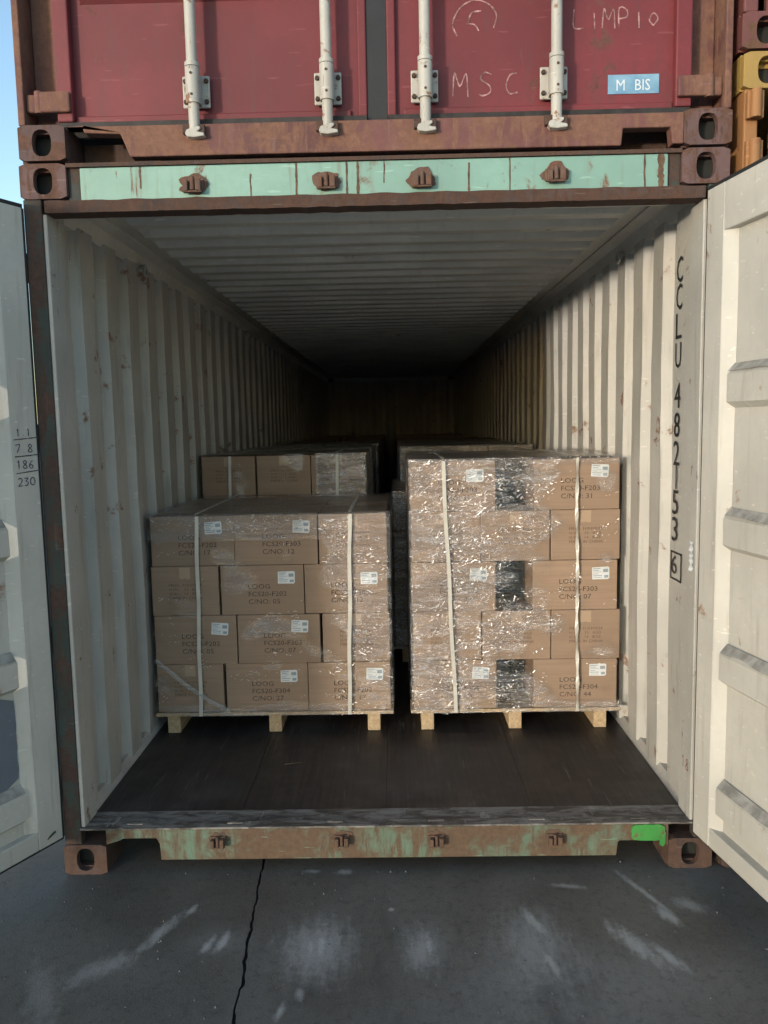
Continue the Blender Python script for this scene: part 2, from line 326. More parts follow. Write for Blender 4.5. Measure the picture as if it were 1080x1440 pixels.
def strokes(mb, lines, mw, w):
    for L in lines:
        pts = [Vector((p[0], p[1], 0)) for p in L]
        if len(pts) > 2:
            Q = [pts[0]]+pts+[pts[-1]]; out = []
            for a in range(1, len(Q)-2):
                p0, p1, p2, p3 = Q[a-1:a+3]
                for t in (0, .25, .5, .75): out.append(.5*((2*p1)+(p2-p0)*t+(2*p0-5*p1+4*p2-p3)*t*t+(3*p1-p0-3*p2+p3)*t**3))
            pts = out+[pts[-1]]
        for a, b in zip(pts, pts[1:]):
            k = max(1, int((b-a).length/.012))
            for i in range(k):
                p, q = a.lerp(b, i/k), a.lerp(b, (i+1.15)/k); d = (q-p).normalized(); nn = Vector((-d.y, d.x, 0))*w*random.uniform(.6, 1.2)/2
                jz = Vector((0, 0, random.uniform(0, .0006)))
                mb.add([mw @ (x+jz) for x in (p-nn, q-nn, q+nn, p+nn)], [(0, 1, 2, 3)])
def handwriting(name, s, size, mw, mat, parent, w=.006, gap=1.35, extra=()):
    x = 0; R_ = []
    for ch in s:
        if ch not in ' ':
            mb = MB(); strokes(mb, [[((x+px)*size, py*size) for px, py in L] for L in G[ch]], mw, w); R_.append(mb.build(name, mat, parent, fixn=False))
        x += gap
    for L in extra: mb = MB(); strokes(mb, [L], mw, w); R_.append(mb.build(name, mat, parent, fixn=False))
    return R_

# ------------------------------------------------------------------ ground
jx = []
y = -60.
while y < 16: jx.append((y, -.475+.055*(-(y)*1.0)/.77*.9+random.uniform(-.003, .003)+.018*noise.noise(Vector((2, y*6, 1))) if -3 < y < .3 else -.475+random.uniform(-.01, .01)-min(0, y+3)*0)); y += .018 if -3 < y < .5 else 1.
gr = MB()
L_ = [(-600, 900), (-600, -600)]+[(-.47, -600)]+[(x-.002-abs(noise.noise(Vector((0, y*9, 0))))*.007, y) for y, x in jx]+[(-.47, 900)]
R_ = [(600, -600), (600, 900)]+[(-.455, 900)]+[(x+.002+random.uniform(0, .004)+abs(noise.noise(Vector((5, y*7, 0))))*.007, y) for y, x in reversed(jx)]+[(-.455, -600)]
gr.add([(x, y, 0) for x, y in L_], [tuple(range(len(L_)))]); gr.add([(x, y, 0) for x, y in R_], [tuple(range(len(R_)))])
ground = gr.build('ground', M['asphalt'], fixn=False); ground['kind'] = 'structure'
for p in ground.data.polygons: pass
bm = bmesh.new(); bm.from_mesh(ground.data); bmesh.ops.triangulate(bm, faces=bm.faces)
for f in bm.faces:
    f.normal_update()
    if f.normal.z < 0: f.normal_flip()
bm.to_mesh(ground.data); bm.free()
b = MB(); b.add([(-2, -62, -.018), (1, -62, -.018), (1, 17, -.018), (-2, 17, -.018)], [(0, 1, 2, 3)]); b.build('joint_bed', M['crack'], ground, fixn=False)
# small grit on the asphalt
mb = MB()
for i in range(220):
    x, y = random.uniform(-1.6, 1.8), random.uniform(-1.2, .05); r = random.uniform(.0015, .004)
    mb.add([(x-r, y-r, 0), (x+r, y-r, 0), (x+r, y+r, 0), (x-r, y+r, 0), (x, y, r*1.4)], [(0, 1, 4), (1, 2, 4), (2, 3, 4), (3, 0, 4)])
g_ = mb.build('gravel', M['grit']); g_['kind'] = 'stuff'; tag(g_, 'fine pale grit scattered over the dark asphalt', 'gravel')

# ------------------------------------------------------------------ container pieces
def casting(cx, cz, y, parent, mat, sx=1, ydir=1):
    """corner casting: hollow block with an oval hole in its end and its side"""
    w, h, d = .162, .118, .178; mb = MB()
    mb.plate_hole(cx, cz, w, h, .066, .088, y, y+.028*ydir)
    a, e = sorted((y+.028*ydir, y+d*ydir))
    mb.box(cx-w/2, cx+w/2, a, e, cz+h/2-.022, cz+h/2); mb.box(cx-w/2, cx+w/2, a, e, cz-h/2, cz-h/2+.022)
    mb.box(cx-w/2, cx-w/2+.022, a, e, cz-h/2+.022, cz+h/2-.022); mb.box(cx+w/2-.022, cx+w/2, a, e, cz-h/2+.022, cz+h/2-.022)
    e0, e1 = sorted((y+(d-.022)*ydir, y+(d-.001)*ydir)); mb.box(cx-w/2+.023, cx+w/2-.023, e0, e1, cz-h/2+.023, cz+h/2-.023, 1)
    a2, b2 = sorted((y+.06*ydir, y+.062*ydir)); mb.box(cx-w/2+.0225, cx+w/2-.0225, a2, b2, cz-h/2+.0225, cz+h/2-.0225, 1)  # dark plates stand in for the shade inside the hollow casting
    return mb.build('corner_casting', [mat, M['dark']], parent, .006)

def corr(y0, y1, first, pitch, flat, slope, d_in, d_out):
    """profile list (y, x) of a trapezoid corrugation; d_in at inner flats"""
    P = [(y0, d_in)]; y = first
    while y+pitch < y1:
        P += [(y, d_in), (y+slope, d_out), (y+pitch-flat-slope, d_out), (y+pitch-flat, d_in)]; y += pitch
    P += [(y1, d_in)]
    return P
def sheet(P, zs, fn, jit=.003, seed=0):
    mb = MB(); k = len(zs)
    vs = []
    for i, (y, x) in enumerate(P):
        for j, z in enumerate(zs):
            dn = noise.noise(Vector((y*1.3+seed, z*1.7, seed)))*jit*2.2+noise.noise(Vector((y*5+seed, z*5, seed)))*jit*.8 if 0 < i < len(P)-1 else 0
            vs.append(fn(x+dn, y+random.uniform(-1, 1)*jit*.3, z))
    fs = [(i*k+j, (i+1)*k+j, (i+1)*k+j+1, i*k+j+1) for i in range(len(P)-1) for j in range(k-1)]
    mb.add(vs, fs); return mb

C1 = empty('shipping_container', (0, 0, 0), 0, 'open lower container, mint green and rust outside with cream corrugated inside, loaded with pallets', 'shipping container', 'stacked containers')
LEN = 12.19
for sx in (-1, 1):
    casting(sx*1.138, .059, 0, C1, M['rust']); casting(sx*1.138, 2.532, 0, C1, M['rust2'])
    casting(sx*1.138, .059, LEN, C1, M['rust'], ydir=-1); casting(sx*1.138, 2.532, LEN, C1, M['rust'], ydir=-1)
    mb = MB()   # door post: outer channel with a lip
    a, e = sorted((sx*1.150, sx*1.214)); mb.box(a, e, .004, .05, .118, 2.473)
    a, e = sorted((sx*1.190, sx*1.216)); mb.box(a, e, .05, .15, .118, 2.473)
    mb.build('corner_post', M['post'], C1, .004)
    mb = MB(); a, e = sorted((sx*1.137, sx*1.162)); mb.box(a, e, .012, .135, .178, 2.425)
    a, e = sorted((sx*1.1625, sx*1.189)); mb.box(a, e, .052, .15, .178, 2.45)
    mb.build('door_jamb', M['cream'], C1, .004)
    mb = MB(); a, e = sorted((sx*1.16, sx*1.216)); mb.box(a, e, LEN-.15, LEN-.004, .118, 2.473); mb.build('corner_post', M['post'], C1)
    # top side rail and bottom side rail
    mb = MB(); pr = [(1.095, 2.520), (1.145, 2.505), (1.172, 2.448), (1.216, 2.448), (1.216, 2.585), (1.105, 2.585)]
    mb.prism(pr, lambda p, t: (sx*p[0], t, p[1]), .18, LEN-.18); mb.build('top_side_rail', M['cream_lit'], C1)
    mb = MB(); pr = [(1.150, .165), (1.176, .205), (1.216, .205), (1.216, .04), (1.15, .04)]
    mb.prism(pr, lambda p, t: (sx*p[0], t, p[1]), .18, LEN-.18); mb.build('bottom_side_rail', M['cream'], C1)
zs = [.19+i*(2.46-.19)/16 for i in range(17)]
P = corr(.136, LEN-.10, .214, .28, .135, .020, 1.160, 1.200)
sheet(P, zs, lambda x, y, z: (-x, y, z), .003, 2).build('side_wall', M['cream'], C1, fixn=False)
P = corr(.136, LEN-.10, .335, .28, .135, .020, 1.159, 1.199)
sw = sheet(P, zs, lambda x, y, z: (x, y, z), .0045, 9).build('side_wall', M['cream'], C1, fixn=False)
# roof: flat end plate, then cross corrugations
P = [(.10, 2.528), (.47, 2.528)]; y = .47
while y < LEN-.5:
    P += [(y+.008, 2.498), (y+.014, 2.494), (y+.070, 2.494), (y+.085, 2.528), (y+.205, 2.528)]; y += .205
P += [(LEN-.1, 2.528)]
xs = [-1.11, -1.06, -1.03, -1.015, -1.0]+[-.9+i*1.8/16 for i in range(17)]+[1.0, 1.015, 1.03, 1.06, 1.11]
def roof_pt(d, y, x):
    k = max(0., min(1., (1.03-abs(x))/.03)); return (x, y, 2.528+(d-2.528)*k)
sheet(P, xs, roof_pt, .0012, 5).build('roof', M['cream_lit'], C1, fixn=False)
# end wall
mb = MB(); mb.box(-1.19, 1.19, LEN-.045, LEN-.03, .12, 2.58); mb.build('end_panel_back', M['cream'], C1)
P = corr(-1.165, 1.165, -1.10, .25, .07, .07, LEN-.06, LEN-.10)
sheet(P, zs, lambda d, x, z: (x, d, z), .001, 4).build('end_wall', M['cream'], C1, fixn=False)
mb = MB(); mb.box(-1.15, 1.15, LEN-.029, LEN-.004, .03, .19); mb.build('end_sill', M['rust'], C1); mb = MB(); mb.box(-1.15, 1.15, LEN-.029, LEN-.004, 2.45, 2.585); mb.build('end_frame', M['rust'], C1)
# header: green face, folded lip beneath, back plate
mb = MB(); mb.box(-1.01, 1.01, .002, .05, 2.462, 2.574); mb.build('door_header', M['mint'], C1, .004)
for a, e in ((-1.056, -1.0105), (1.0105, 1.056)): mb = MB(); mb.box(a, e, .016, .06, 2.465, 2.585); mb.build('header_gusset', M['post'], C1, .003)
mb = MB()
N_ = 90; top = []; bot = []
for i in range(N_+1):
    x = -1.136+2.272*i/N_; top.append((x, 2.461+.004*noise.noise(Vector((x*14, 0, 0)))+.004)); bot.append((x, 2.424+.003*noise.noise(Vector((x*20, 3, 0)))))
mb.prism(bot+top[::-1], lambda p, t: (p[0], t, p[1]), -.006, .075); mb.build('header_lip', M['rust_dark'], C1)
mb = MB(); mb.box(-1.136, 1.136, .0755, .10, 2.43, 2.52); mb.box(-1.10, 1.10, .078, .30, 2.478, 2.500); mb.build('header_back', M['cream_lit'], C1)
mb = MB(); mb.box(-1.056, 1.056, -.002, .02, 2.576, 2.589); mb.build('header_flange', M['rust'], C1)
for (x, w, a, e) in ((-.262, .005, 2.466, 2.572), (-.088, .004, 2.466, 2.572), (-.05, .005, 2.466, 2.572), (.04, .003, 2.5, 2.572), (.33, .004, 2.466, 2.56), (.47, .003, 2.466, 2.572), (.93, .004, 2.466, 2.572), (-.80, .004, 2.50, 2.572), (-.42, .003, 2.466, 2.54), (.985, .012, 2.465, 2.573)):
    L1, L2 = [], []
    for i in range(13):
        z = a+(e-a)*i/12; q = w*(.6+.9*abs(noise.noise(Vector((x*30, z*60, 1))))); c = x+.002*noise.noise(Vector((x*9, z*30, 4))); L1.append((c-q, z)); L2.append((c+q, z))
    mb = MB(); mb.prism(L1+L2[::-1], lambda p, t: (p[0], t, p[1]), .0008, .0018); mb.build('rust_streak', M['rust_streak'], C1)
# sill
mb = MB(); pts = [(-1.055, .176), (-1.055, .118), (-1.0, .135), (-.99, .142), (-.865, .142), (-.853, .12), (-.85, .056), (.862, .054), (.868, .106), (.875, .112), (1.035, .112), (1.055, .09), (1.055, .176)]
mb.prism(pts, lambda p, t: (p[0], t, p[1]), -.002, .03); mb.build('door_sill', M['mint_rusty'], C1, .003)
mb = MB(); mb.box(-.85, .86, .031, .15, .054, .066); mb.box(-1.05, 1.05, .22, .24, .03, .16); mb.build('sill_web', M['rust'], C1)
mb = MB(); L1 = [(-1.152+2.304*i/120, -.004-.006*abs(noise.noise(Vector((i*.37, 1, 2))))) for i in range(121)]; mb.prism(L1+[(1.152, .045), (-1.152, .045)], lambda p, t: (p[0], p[1], t), .1765, .184); mb.box(-1.152, 1.152, .046, .150, .1665, .1755)
for x in [-.95+i*.38 for i in range(6)]: mb.box(x-.03, x+.03, .02, .034, .1845, .189)
mb.build('threshold_plate', M['threshold'], C1, .002)
# cam keepers on header and sill
for (x, z) in ((-.617, 2.505), (-.158, 2.507), (.170, 2.505), (.625, 2.512), (-.63, .135), (-.165, .135), (.19, .13), (.63, .13)):
    mb = MB(); q = .7 if z < 1 else .85
    o_ = []
    for i in range(26):
        t = 2*math.pi*i/26; rr = 1+.4*noise.noise(Vector((math.cos(t)*2.2+x*9, math.sin(t)*2.2, z)))
        o_.append((x+.055*q*rr*math.cos(t), z+(.045 if math.sin(t) > 0 else .03)*q*rr*math.sin(t)))
    pb = MB(); pb.prism(o_, lambda p, t: (p[0], t, p[1]), -.0042, .0008 if z > 1 else -.0025); pb.build('rust_patch', M['rust_keeper' if z > 1 else 'rust_keeper_low'], C1)
   
    mb.box(x-.042*q, x+.042*q, -.012, .001, z-.026*q, z+.022*q); mb.box(x-.036*q, x-.016*q, -.034, -.011, z-.030*q, z+.014*q); mb.box(x+.014*q, x+.036*q, -.034, -.011, z-.028*q, z+.018*q)
    mb.box(x-.038*q, x+.038*q, -.03, -.0115, z-.034*q, z-.026*q); mb.tube((x, -.02, z-.02), (x, -.02, z+.028*q), .011*q, .009*q, 8)
    mb.build('cam_keeper', M['rust_keeper' if z > 1 else 'rust_keeper_low'], C1, .004)
# floor of plywood sheets
k = 0
xs4 = [-1.15, -.57, 0., .57, 1.15]
for j in range(5):
    for i in range(4):
        mb = MB(); y0, y1 = .152+j*2.39, .152+(j+1)*2.39-.004
        mb.box(xs4[i]+.0006, xs4[i+1]-.0006, y0, y1, .142, .169+random.uniform(-.0006, .0006)); mb.build('floor_panel', M['floor'], C1)
mb = MB(); mb.box(-1.14, 1.14, .24, LEN-.06, .10, .138); mb.build('cross_members', M['dark'], C1)
# green spray patch with a drip
mb = MB(); o_ = []
for i in range(40):
    t = 2*math.pi*i/40; c, q = math.cos(t), math.sin(t); e = (abs(c)**5+abs(q)**5)**(-.2)
    o_.append((.978+.062*c*e*(1+.05*noise.noise(Vector((c*3, q*3, 1)))), .146+.031*q*e*(1+.12*noise.noise(Vector((c*4, q*4, 2))))))
mb.prism(o_, lambda p, t: (p[0], t, p[1]), -.0095, -.0025); mb.prism([(1.020, .13), (1.021, .098), (1.033, .092), (1.041, .105), (1.042, .15)], lambda p, t: (p[0], t, p[1]), -.0105, -.003)
o = mb.build('green_patch', M['green'], C1); o['label'] = 'bright green sprayed patch over the notch of the sill'
# container number down the right wall
NUM = frame((1.1585, .326, 0), (0, -1, 0), (0, 0, 1))
ys = [2.286, 2.185, 2.075, 1.965, None, 1.812, 1.700, 1.590, 1.497, 1.398, 1.292]
def put_num(ch, ztop, h=.095):
    me = text_mesh(ch, .118, .0, 1.)
    wid = max(v.co.x for v in me.vertices)-min(v.co.x for v in me.vertices); x0 = min(v.co.x for v in me.vertices)
    hh = max(v.co.y for v in me.vertices); s_ = .062/wid if ch != '1' else 1.
    me2 = me.copy(); me2.materials.clear(); me2.materials.append(M['stencil'])
    for v in me2.vertices: v.co.x = (v.co.x-x0)*s_+(.03 if ch == '1' else 0); v.co.y *= h/hh
    o = link('stencil_character', me2, C1); o.matrix_local = frame((1.1525, .312, ztop-h), (0, -1, 0), (0, 0, 1)); return o
for ch, z in zip('CCLU 482153', ys):
    if z: put_num(ch, z)
put_num('6', 1.142, .075)
mb = MB()
for (a, b_, c, d) in ((.318, .200, 1.156, 1.150), (.318, .200, 1.050, 1.044), (.318, .311, 1.156, 1.044), (.207, .200, 1.156, 1.044)): mb.box(1.1515, 1.1535, b_, a, d, c)
mb.build('check_digit_frame', M['stencil'], C1)
# lashing rings on top rails, floor rail
for (x, y, z) in ((-1.145, 1.12, 2.437), (1.145, 1.06, 2.437), (-1.145, 3.9, 2.437), (1.145, 3.9, 2.437)):
    mb = MB(); R_r = .028
    for i in range(14):
        a, e = 2*math.pi*i/14, 2*math.pi*(i+1)/14
        mb.tube((x-.012*math.copysign(1, x), y+R_r*math.cos(a), z+.9*R_r*math.sin(a)), (x-.012*math.copysign(1, x), y+R_r*math.cos(e), z+.9*R_r*math.sin(e)), .006, n=6)
    mb.tube((x, y+.01, z+.02), (x+.03*math.copysign(1, x), y+.01, z+.02), .011, n=8)
    mb.build('lashing_ring', M['cream'], C1)
# scrap of clear tape and marks near the right jamb
mb = MB()
for i in range(9):
    z = 1.23-.012*i; mb.add([(1.1355-.004*(i % 2), .03, z), (1.1355-.004*((i+1) % 2), .06, z), (1.1355-.003*(i % 3), .062, z-.012), (1.1355-.004*((i+1) % 2), .032, z-.012)], [(0, 1, 2, 3)])
mb.build('tape_scrap', M['white'], C1, fixn=False)
handwriting('red_marking', '18', .03, frame((1.1362, .105, .36), (0, -1, 0), (0, 0, 1)), M['redpen'], C1, .004)

# ------------------------------------------------------------------ doors of the lower container
def door(side, H, ang):
    """local frame: u from the hinge, v out of the inner face, z up"""
    d = Vector((side*math.sin(ang), -math.cos(ang), 0)); nn = Vector((-side*math.cos(ang), -math.sin(ang), 0))
    T = Matrix((d, nn, Vector((0, 0, 1)))).transposed().to_4x4(); T.translation = H
    WD, Z0, Z1 = 1.15, .155, 2.443
    D_ = empty('door', (0, 0, 0)); D_.parent = C1
    fu = .105
    mb = MB()
    mb.box(.0, fu, -.05, 0, Z0, Z1); mb.box(WD-.10, WD, -.05, 0, Z0, Z1)
    mb.box(fu+.0005, WD-.1005, -.05, -.001, Z0, Z0+.07); mb.box(fu+.0005, WD-.1005, -.05, -.001, Z1-.155, Z1)
    o = mb.build('door_frame', M['cream_door'], D_, .004); o.data.transform(T)
    prof = [(Z0+.07, -.034)]
    for c in (.345, .83, 1.30, 1.78):
        if c-.07 > Z0+.1: prof += [(c-.072, -.034), (c-.052, -.004), (c+.038, -.004), (c+.072, -.034)]
    prof.append((Z1-.155, -.034))
    mb = MB(); us = [fu+.034+i*(WD-.134-fu-.034)/12 for i in range(13)]
    k = len(us); vs = []
    for (z, v) in prof:
        for i, u in enumerate(us): vs.append((u, v+.003*noise.noise(Vector((u*3, z*3, side))), z))
    # closed rib ends: sloping end faces down to the panel plane
    mb.add(vs, [(i*k+j, i*k+j+1, (i+1)*k+j+1, (i+1)*k+j) for i in range(len(prof)-1) for j in range(k-1)])
    for ua, ub in ((fu, us[0]), (us[-1], WD-.10)):   # sloped step strips between frame and sheet
        mb.box(min(ua, ub)+.0005, max(ua, ub)-.0005, -.040, -.0345, Z0+.0705, Z1-.1555)
    mb.add([(fu+.0008, -.0, Z0+.07), (us[0]+.004, -.0338, Z0+.07), (us[0]+.004, -.0338, Z1-.155), (fu+.0008, -.0, Z1-.155)], [(0, 1, 2, 3)])
    mb.add([(WD-.1008, -.0, Z0+.07), (us[-1]-.004, -.0338, Z0+.07), (us[-1]-.004, -.0338, Z1-.155), (WD-.1008, -.0, Z1-.155)], [(0, 1, 2, 3)])
    o = mb.build('door_panel', M['cream_door'], D_, fixn=False); o.data.transform(T)
    # dust lying on the upward slope of every rib
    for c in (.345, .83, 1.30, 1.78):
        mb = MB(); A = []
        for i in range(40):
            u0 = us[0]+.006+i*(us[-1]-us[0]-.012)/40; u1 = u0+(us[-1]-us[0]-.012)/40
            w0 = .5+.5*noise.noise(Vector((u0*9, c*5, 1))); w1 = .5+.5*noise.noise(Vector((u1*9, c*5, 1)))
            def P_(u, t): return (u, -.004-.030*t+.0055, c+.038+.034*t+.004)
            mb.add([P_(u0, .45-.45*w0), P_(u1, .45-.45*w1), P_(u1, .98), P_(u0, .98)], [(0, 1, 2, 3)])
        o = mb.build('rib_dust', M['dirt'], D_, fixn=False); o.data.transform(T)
    mb = MB(); mb.box(-.012, -.001, -.048, -.006, Z0, Z1); mb.box(-.012, WD+.012, -.045, -.012, Z1+.001, Z1+.016); mb.box(-.012, WD+.012, -.045, -.012, Z0-.012, Z0-.001); mb.box(WD+.001, WD+.014, -.045, -.008, Z0, Z1)
    o = mb.build('door_gasket', M['gasket'], D_); o.data.transform(T)
    for u in (.38, .86):
        mb = MB(); mb.tube((u, -.10, .09), (u, -.10, 2.50), .017)
        for z in (.35, .95, 1.5, 2.2): mb.box(u-.045, u+.045, -.085, -.0505, z-.06, z+.06)
        o = mb.build('locking_bar', M['white_steel'], D_); o.data.transform(T)
    for z in (.32, .9, 1.65, 2.25):
        mb = MB(); mb.box(-.03, .11, -.062, -.0505, z-.05, z+.05); mb.tube((-.035, -.05, z-.05), (-.035, -.05, z+.05), .014, n=10)
        o = mb.build('hinge', M['rust'], D_); o.data.transform(T)
    return D_, T
DL, TL = door(-1, Vector((-1.212, -.012, 0)), math.radians(27))
DR, TR = door(1, Vector((1.136, -.022, 0)), math.radians(9))
FW = lambda T, u, z, v=.0012, flip=False: T @ (frame((u, v, z), (-1, 0, 0), (0, 0, 1)) if flip else frame((u, v, z), (1, 0, 0), (0, 0, 1)))
# handwriting on the left door (reads from its free edge towards the hinge)
def hw(name, s, size, u, z, extra=(), T=TL, P_=None, mat='pen', w=.0035, v=.0013):
    return handwriting(name, s, size, FW(T, u, z, v, True), M[mat], P_ or DL, w, 1.25, extra)
hw('handwritten_sum', '7.8', .020, .092, 1.602, [[(-.004, .045), (.095, .052)]])
hw('handwritten_sum', '186', .020, .092, 1.546, [[(-.004, .042), (.090, .047)]])
hw('handwritten_sum', '230', .020, .090, 1.486, [[(-.004, .044), (.095, .052)]])
hw('handwritten_sum', '1.1', .017, .086, 1.66)
# blue grey decal with white traces on left door
mb = MB(); pts = []
for i in range(44):
    t = 2*math.pi*i/44; c, q = math.cos(t), math.sin(t); e = 1/max(abs(c), abs(q)); pts.append((.56+.415*c*e+.006*noise.noise(Vector((c*6, q*6, 0))), .585+.165*q*e+.008*noise.noise(Vector((c*7, q*7, 4)))))
mb.prism(pts, lambda p, t: (p[0], t, p[1]), -.0325, -.030); o = mb.build('faded_decal', M['bluegrey'], DL); o.data.transform(TL)
o['label'] = 'faded blue grey decal low on the left door panel'
mb = MB()
for i in range(12):
    u, z = random.choice((.262, .36, .5, .7))+random.gauss(0, .006), random.choice((.47, .56, .60))+random.gauss(0, .012); r = random.uniform(.003, .010)
    mb.add([(u+r*math.cos(j*1.05+i)*random.uniform(.5, 1.2), -.0292+i*1e-5, z+r*math.sin(j*1.05+i)*random.uniform(.5, 1.2)) for j in range(6)], [tuple(range(6))])
o = mb.build('decal_remnant', M['white'], DL, fixn=False); o.data.transform(TL)
# cable hanging from left door bottom to the corner
mb = MB(); a = Vector((-1.222, -.05, .20)); prev = a
for i in range(1, 15):
    t = i/14; p = Vector((-1.222-.62*t, -.05-.55*t, .20-.15*t**.6-.03*math.sin(math.pi*t))); mb.tube(prev, p, .004, n=6); prev = p
o = mb.build('cable', M['gasket']); tag(o, 'thin dark cable running down from the rusty corner below the left door', 'cable')

# ------------------------------------------------------------------ red container above
ZR = 2.600
C2 = empty('shipping_container', (.004, .0, ZR), 0, 'closed red container with white locking rods, stacked on top of the open one', 'shipping container', 'stacked containers')
for sx in (-1, 1):
    for z in (.059, 2.532):
        casting(sx*1.138, z, 0, C2, M['rust2']); casting(sx*1.138, z, LEN, C2, M['rust2'], ydir=-1)
    mb = MB(); a, e = sorted((sx*1.192, sx*1.216)); mb.box(a, e, .003, .12, .118, 2.473)
    a, e = sorted((sx*1.09, sx*1.19)); mb.box(a, e, .10, .12, .118, 2.473); mb.build('corner_post', M['red_rail'], C2, .004)
    mb = MB(); a, e = sorted((sx*1.195, sx*1.216)); mb.box(a, e, .18, LEN-.18, .05, .2); mb.box(a, e, .18, LEN-.18, 2.45, 2.58); mb.build('side_rail', M['red'], C2)
    P = corr(.121, LEN-.12, .20, .28, .11, .05, 1.200, 1.170)
    sheet(P, [.201, 2.449], lambda x, y, z: (sx*x, y, z), .001, 3).build('side_wall', M['red'], C2, fixn=False)
mb = MB(); mb.box(-1.19, 1.19, .1, LEN-.02, 2.545, 2.56); mb.build('roof', M['red'], C2)
mb = MB(); mb.box(-1.19, 1.19, LEN-.05, LEN-.02, .12, 2.54); mb.build('end_wall', M['red'], C2)
mb = MB(); mb.box(-1.15, 1.15, .13, LEN-.1, .11, .14); mb.build('underframe', M['dark'], C2)
mb = MB(); mb.box(-1.05, 1.05, .002, .05, 2.47, 2.585); mb.build('door_header', M['red_rail'], C2)
# sill with two pockets
mb = MB()
pts = [(-1.056, .108), (-.995, .108), (-.99, .088), (-.865, .082), (-.835, .006), (.845, .004), (.85, .060), (1.012, .060), (1.018, .006), (1.056, .006), (1.056, .108)]
mb.prism(pts, lambda p, t: (p[0], t, p[1]), .0, .05); mb.build('door_sill', M['red_rail'], C2, .004)
mb = MB(); mb.box(-.742, .77, .051, .16, .004, .014); mb.box(-1.05, 1.05, .16, .17, .0, .10); mb.build('sill_web', M['rust'], C2)
for sx in (-1, 1):
    x0, x1 = (sorted((sx*1.088, sx*.020))) if sx < 0 else (.052, 1.088)
    if sx < 0: x0, x1 = -1.088, -.018
    Dd = empty('door'); Dd.parent = C2
    mb = MB()
    e0, e1 = x0, x1
    mb.box(x0, x1, .060, .072, .135, 2.45)
    # vertical folds at the outer edge and a raised centre stile
    if sx < 0: mb.box(x0, x0+.055, .025, .0595, .135, 2.45); mb.box(x1-.03, x1, .04, .0595, .135, 2.45)
    else: mb.box(x1-.055, x1, .025, .0595, .135, 2.45); mb.box(x0, x0+.03, .04, .0595, .135, 2.45)
    mb.box(x0+.056, x1-.056, .046, .0595, .135, .160)
    mb.build('door_panel', M['red'], Dd, .005)
    # broad pressed fields of the door sheet
    for zc in (.62, 1.25, 1.85):
        q = MB(); q.prism([(.0, zc-.09), (.022, zc-.065), (.022, zc+.065), (0, zc+.09)], lambda p, t: (t, .0595-p[0], p[1]), x0+.09, x1-.09); q.build('pressed_rib', M['red'], Dd)
    mb = MB(); mb.box(x0+.002, x1-.002, .030, .0445, .1085, .1335)
    mb.build('door_gasket', M['gasket_red'], Dd)
    bars = (-.606, -.152) if sx < 0 else (.180, .622)
    for bx in bars:
        q = MB(); by = -.012
        q.tube((bx, by, .075), (bx, by, 2.545), .0185)
        for zz in (.185, .290): q.tube((bx, by, zz-.004), (bx, by, zz+.010), .025)
        lb = q.build('locking_bar', M['white_steel'], Dd)
        for zc in (.226, 1.2, 2.3):
            q = MB(); q.box(bx-.047, bx+.047, .036, .0455, zc-.053, zc+.053)
            q.box(bx-.020, bx+.020, .010, .0355, zc-.05, zc+.05)
            q.tube((bx, by, zc-.058), (bx, by, zc+.058), .0245)
            q.build('bar_bracket', M['white_steel'], Dd, .004)
            if zc > .5: continue
            for (ax, az) in ((-.036, -.034), (.036, -.034), (-.036, .034), (.036, .034)):
                q = MB(); q.tube((bx+ax, .0355, zc+az), (bx+ax, .027, zc+az), .0085, .007, 8); q.build('bolt', M['rust'], Dd)
            for az in (-.034, .034): q = MB(); q.tube((bx, by-.0235, zc+az), (bx, by-.0265, zc+az), .0045, n=8); q.build('rivet', M['rust'], Dd)
        q = MB(); q.tube((bx, by, .120), (bx, by, .078), .015, .017)
        q.prism([(-.030, .066), (-.026, .080), (-.012, .086), (.02, .092), (.024, .084), (.012, .074), (.034, .070), (.036, .060), (.0, .055), (-.022, .058)], lambda p, t: (bx+p[0], t, p[1]), by-.018, by+.014)
        q.build('cam', M['white_steel'], Dd, .003)
        q = MB(); q.box(bx-.040, bx-.012, -.022, -.0005, .070, .102); q.box(bx+.012, bx+.036, -.022, -.0005, .066, .10); q.box(bx-.0121, bx+.0121, -.006, -.0005, .068, .10); q.build('cam_keeper', M['rust'], Dd, .004)
    for zc in (.196, .9, 1.65, 2.3):
        q = MB(); a, e = sorted((sx*1.036, sx*1.150)); q.box(a, e, .006, .0245, zc-.034, zc+.034); q.tube((sx*1.145, .02, zc-.036), (sx*1.145, .02, zc+.036), .016, n=12); q.box(*sorted((sx*1.146, sx*1.191)), .02, .06, zc-.03, zc+.03)
        q.build('hinge', M['red_rail'], Dd, .006)
    if sx < 0: DRED_L = Dd
    else: DRED_R = Dd
mb = MB(); mb.box(-.0175, .0515, .048, .066, .115, 2.45); mb.build('centre_gasket', M['gasket'], C2)
